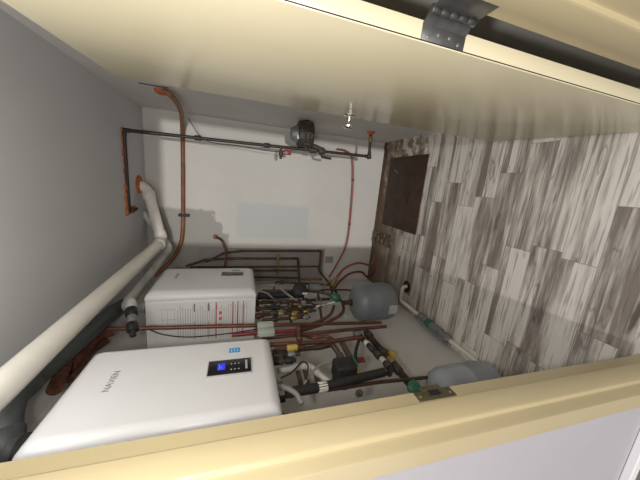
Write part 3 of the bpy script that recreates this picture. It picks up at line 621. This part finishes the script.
# below the near heater
pipe('condensate_pipe', 'bent off white plastic drain pipe under the near heater', [(-0.884, 1.080, 1.413), (-0.903, 1.120, 1.297), (-0.909, 1.120, 1.250), (-0.950, 0.990, 1.136)], .0145, 'pvcdirty', .05, elbows=.015)
pipe('flex_hose', 'ribbed grey hose dropping from the near heater bottom corner', [(-0.828, 0.920, 1.446), (-0.840, 0.920, 1.400), (-0.857, 0.900, 1.364), (-0.871, 0.860, 1.347)], .011, 'greyhose', smooth=True, cat='hose')
pipe('cable', 'black cable looping from the near heater to the pump', [(-0.856, 1.000, 1.412), (-0.849, 1.020, 1.359), (-0.834, 1.060, 1.305), (-0.844, 1.040, 1.280), (-0.884, 1.000, 1.296)], .004, 'black', smooth=True, cat='cable')
pipe('cable', 'grey cable arching from the drain pipe up to the black pump', [(-0.914, 1.000, 1.308), (-0.896, 1.060, 1.251), (-0.890, 1.100, 1.189), (-0.881, 1.100, 1.125)], .005, 'greyhose', smooth=True, cat='cable')
o = pipe('insulated_pipe', 'thick black insulated pipe with a white joint low by the near jamb', [(-0.873, 0.930, 1.400), (-0.887, 0.950, 1.206), (-0.899, 1.000, 0.891)], .021, 'black', .06, cat='pipe')
collar(o, 'white_joint', (-0.886, 0.948, 1.235), Vector((-0.887, 0.950, 1.206)) - Vector((-0.873, 0.930, 1.400)), .0225, .05, 'pvc')
o = pipe('copper_pipe', 'thin copper pipe running low along the near jamb to the pale tank', [(-0.898, 0.940, 1.217), (-0.941, 0.985, 0.915), (-1.005, 1.030, 0.513)], .009, 'copper_d', .03)
# near pump
c = Vector((-0.885, 1.040, 1.093)); t = thing('circulator_pump', c, 'boxy black circulator pump above the thick black insulated pipe', 'pump')
obj('terminal_box', MB().box(c + Vector((-.05, -.04, -.055)), c + Vector((.035, .05, .05)), .012, 3), 'black', t)
obj('motor', MB().lathe(c + Vector((-.03, .0, 0)), (-1, .2, 0), [(0, .05), (.05, .05), (.06, .04), (.07, .02)], 18), 'castiron', t)
obj('green_plate', MB().box(c + Vector((-.02, -.02, -.064)), c + Vector((.035, .035, -.0555)), .002), 'green', t)
obj('flange', MB().lathe(c + Vector((-.0, .045, -.01)), (0.2, .9, .0), [(0, .03), (.012, .03), (.014, .02), (.05, .02)], 14), 'castiron', t)
# manifold: two parallel dark pipes running away from the door
m1 = pipe('manifold_pipe', 'right hand dark manifold pipe with unions leading to the green knob', [(-1.020, 1.536, 0.712), (-1.020, 0.988, 0.699)], .0215, 'copper_d', cat='pipe')
m2 = pipe('manifold_pipe', 'left hand manifold pipe with a white collar beside the pump', [(-0.980, 1.473, 0.816), (-0.980, 1.271, 0.793), (-0.980, 1.105, 0.774), (-0.970, 1.060, 0.815)], .0165, 'blackiron', .02, cat='pipe')
a_, b_ = Vector((-1.020, 1.536, 0.712)), Vector((-1.020, 0.988, 0.699))
for f_, mm, rr_ in ((.08, 'castiron', .029), (.42, 'castiron', .028), (.60, 'yellowd', .029), (.72, 'castiron', .027)): collar(m1, 'union', a_.lerp(b_, f_), b_ - a_, rr_, .05, mm)
a_, b_ = Vector((-0.980, 1.473, 0.816)), Vector((-0.980, 1.105, 0.774))
for f_, mm, rr_ in ((.05, 'greycast', .022), (.33, 'pvc', .018), (.48, 'castiron', .019), (.66, 'castiron', .022), (.80, 'pvcdirty', .019), (.92, 'castiron', .022)): collar(m2, 'union', a_.lerp(b_, f_), b_ - a_, rr_, .035, mm)
c = Vector((-0.965, 1.451, 0.828)); obj('gauge', MB().lathe(c, (.8, -.5, .2), [(-.01, .028), (.02, .028), (.024, .024)], 20), 'greycast', m2)
leg1 = pipe('manifold_leg', 'short dark leg pipe joining manifold and black pump', [(-0.980, 1.425, 0.816), (-0.970, 1.285, 0.909), (-0.960, 1.171, 0.967)], .010, 'blackiron', .02)
leg2 = pipe('manifold_leg', 'brown angled leg pipe between bent copper and black pump', [(-0.970, 1.387, 0.967), (-0.950, 1.203, 0.985)], .017, 'wood', .02)
c = Vector((-1.000, 0.974, 0.710)); kt = t = thing('valve_knob', c, 'round green valve knob right beside the strike plate', 'knob')
obj('knob', MB().lathe(c + Vector((-.01, .012, .0)), (.75, -.6, .1), [(0, .02), (.006, .034), (.022, .036), (.03, .028), (.032, .01)], 18), 'green', t)
obj('stem', MB().cyl(c + Vector((-.01, .012, .0)), c + Vector((-.05, .045, -.005)), .009), 'yellowd', t)
c = Vector((-1.060, 1.347, 0.621)); t = thing('valve_tag', c, 'yellow paper tag hanging behind the manifold pipes', 'tag')
obj('tag_card', MB().box(c + Vector((-.004, -.04, -.024)), c + Vector((.0, .04, .024)), .001), 'yellow', t, tf=Matrix.Translation(c) @ Matrix.Rotation(math.radians(50), 4, 'X') @ Matrix.Translation(-c))
obj('tag_hole', MB().lathe(c + Vector((.0, .02, .01)), (1, 0, 0), [(-.003, .012), (.001, .012)], 10), 'inkdark', t)
c = Vector((-0.990, 1.219, 0.910)); o = obj('lever_handle', MB().box(c + Vector((-.006, -.02, -.03)), c + Vector((.006, .02, .03)), .005), 'redh'); tag(o, 'small red valve handle beside the black pump', 'handle')
c = Vector((-0.990, 1.120, 0.968)); o = obj('lever_handle', MB().box(c + Vector((-.006, -.03, -.018)), c + Vector((.006, .03, .018)), .005), 'yellow'); tag(o, 'small yellow valve handle below the red one by the pump', 'handle')
c = Vector((-0.950, 0.944, 1.053)); o = obj('drain_cock', MB().lathe(c, (.7, -.6, .1), [(0, .014), (.02, .018), (.03, .018), (.032, .011), (.055, .011)], 6), 'castiron'); tag(o, 'dark drain cock under the thick black pipe at the near jamb', 'valve')
# brown backing strips on the left wall
for k, (pa, pb, lab) in enumerate((((-1.130, 1.378, 1.243), (-1.130, 1.208, 1.249), 'brown strip on the left wall nearest the near heater'),
                                   ((-1.130, 1.379, 1.198), (-1.130, 1.215, 1.207), 'second brown strip on the left wall from the near heater'),
                                   ((-1.130, 1.325, 1.142), (-1.130, 1.189, 1.145), 'third brown strip on the left wall behind the bent drain pipe'))):
    pa, pb = Vector(pa), Vector(pb); mb = MB().tube([pa, pb], .014, 0, 4)
    tag(obj('wall_strip', mb, 'wood'), lab, 'strip')

# fittings on the wall beside the farther heater
o = tag(obj('iron_fitting', MB().tube([(-0.762, 1.620, 2.180), (-0.869, 1.450, 2.121)], .016), 'blackiron'), 'dark iron fitting string hugging the top end of the farther heater', 'pipe')
pa, pb = Vector((-0.762, 1.620, 2.180)), Vector((-0.869, 1.450, 2.121))
for f_, m_, r_ in ((.05, 'pvcdirty', .026), (.3, 'black', .03), (.52, 'greycast', .024), (.75, 'black', .028)): collar(o, 'coupling', pa.lerp(pb, f_), pb - pa, r_, .05, m_)
pipe('cable', 'thin black cable sagging across the warning label of the farther heater', [(-0.962, 1.660, 2.105), (-1.003, 1.660, 2.026), (-1.030, 1.660, 1.886), (-1.027, 1.660, 1.676), (-1.008, 1.660, 1.465)], .0035, 'black', smooth=True, cat='cable')
pa, pb = Vector((-0.863, 1.800, 1.434)), Vector((-0.905, 1.800, 1.056)); o = tag(obj('iron_pipe', MB().tube([pa, pb], .0105), 'copper_d'), 'dark copper pipe sloping under the black circulator pump', 'pipe')
for f_ in (.2, .5, .8): collar(o, 'coupling', pa.lerp(pb, f_ + random.uniform(-.1, .1)), pb - pa, .018, .035, random.choice(['castiron', 'yellowd', 'black', 'greycast']))
pa, pb = Vector((-0.884, 1.740, 1.424)), Vector((-0.938, 1.740, 1.038)); o = tag(obj('iron_pipe', MB().tube([pa, pb], .0105), 'blackiron'), 'black pipe sloping through the middle of the tangle', 'pipe')
for f_ in (.2, .5, .8): collar(o, 'coupling', pa.lerp(pb, f_ + random.uniform(-.1, .1)), pb - pa, .018, .035, random.choice(['castiron', 'yellowd', 'black', 'greycast']))
pa, pb = Vector((-0.887, 1.660, 1.443)), Vector((-0.920, 1.660, 1.150)); o = tag(obj('iron_pipe', MB().tube([pa, pb], .0105), 'copper_d'), 'short dark copper pipe above the lowest pipe of the tangle', 'pipe')
for f_ in (.2, .5, .8): collar(o, 'coupling', pa.lerp(pb, f_ + random.uniform(-.1, .1)), pb - pa, .018, .035, random.choice(['castiron', 'yellowd', 'black', 'greycast']))
pa, pb = Vector((-0.969, 2.400, 1.252)), Vector((-1.015, 2.400, 0.698)); o = tag(obj('iron_pipe', MB().tube([(XL + .002, 2.40, pa.z + .05), pa, pb, (XL + .002, 2.40, pb.z - .05)], .0105), 'blackiron'), 'black pipe high on the wall behind the far heater', 'pipe')
for f_ in (.2, .5, .8): collar(o, 'coupling', pa.lerp(pb, f_ + random.uniform(-.1, .1)), pb - pa, .018, .035, random.choice(['castiron', 'yellowd', 'black', 'greycast']))
pa, pb = Vector((-0.844, 1.140, 1.484)), Vector((-0.849, 1.140, 1.296)); o = tag(obj('iron_pipe', MB().tube([pa, pb], .0105), 'copper_d'), 'dark copper pipe just beyond the near heater bottom', 'pipe')
for f_ in (.2, .5, .8): collar(o, 'coupling', pa.lerp(pb, f_ + random.uniform(-.1, .1)), pb - pa, .018, .035, random.choice(['castiron', 'yellowd', 'black', 'greycast']))
pa, pb = Vector((-0.845, 1.100, 1.459)), Vector((-0.851, 1.100, 1.325)); o = tag(obj('iron_pipe', MB().tube([pa, pb], .0105), 'blackiron'), 'short black pipe between near heater and bent drain pipe', 'pipe')
for f_ in (.2, .5, .8): collar(o, 'coupling', pa.lerp(pb, f_ + random.uniform(-.1, .1)), pb - pa, .018, .035, random.choice(['castiron', 'yellowd', 'black', 'greycast']))

def adopt(child, parent):
    child.parent = parent; child.location = WL[child.name] - WL[parent.name]
    for k in ('category', 'group'):
        if k in child: del child[k]
for q in (m2, leg1, leg2, kt): adopt(q, m1)
m1['label'] = 'pair of dark manifold pipes with unions and a round green knob by the strike plate'
kt['label'] = 'green knob'

c = Vector((-1.044, 2.520, 0.621)); t = thing('tubing_manifold', c, 'small brass manifold where the red tubes gather beside the back wall', 'manifold')
obj('brass_body', MB().lathe(c + Vector((-.05, 0, .02)), (1, .1, -.5), [(0, .018), (.01, .026), (.05, .026), (.055, .02), (.09, .02)], 12), 'yellowd', t)
for k in range(3): obj('outlet', MB().lathe(c + Vector((-.02 + k * .02, .0, .01 - k * .022)), (.4, .8, -.2), [(0, .012), (.03, .012), (.034, .016), (.05, .016)], 10), 'yellowd', t)
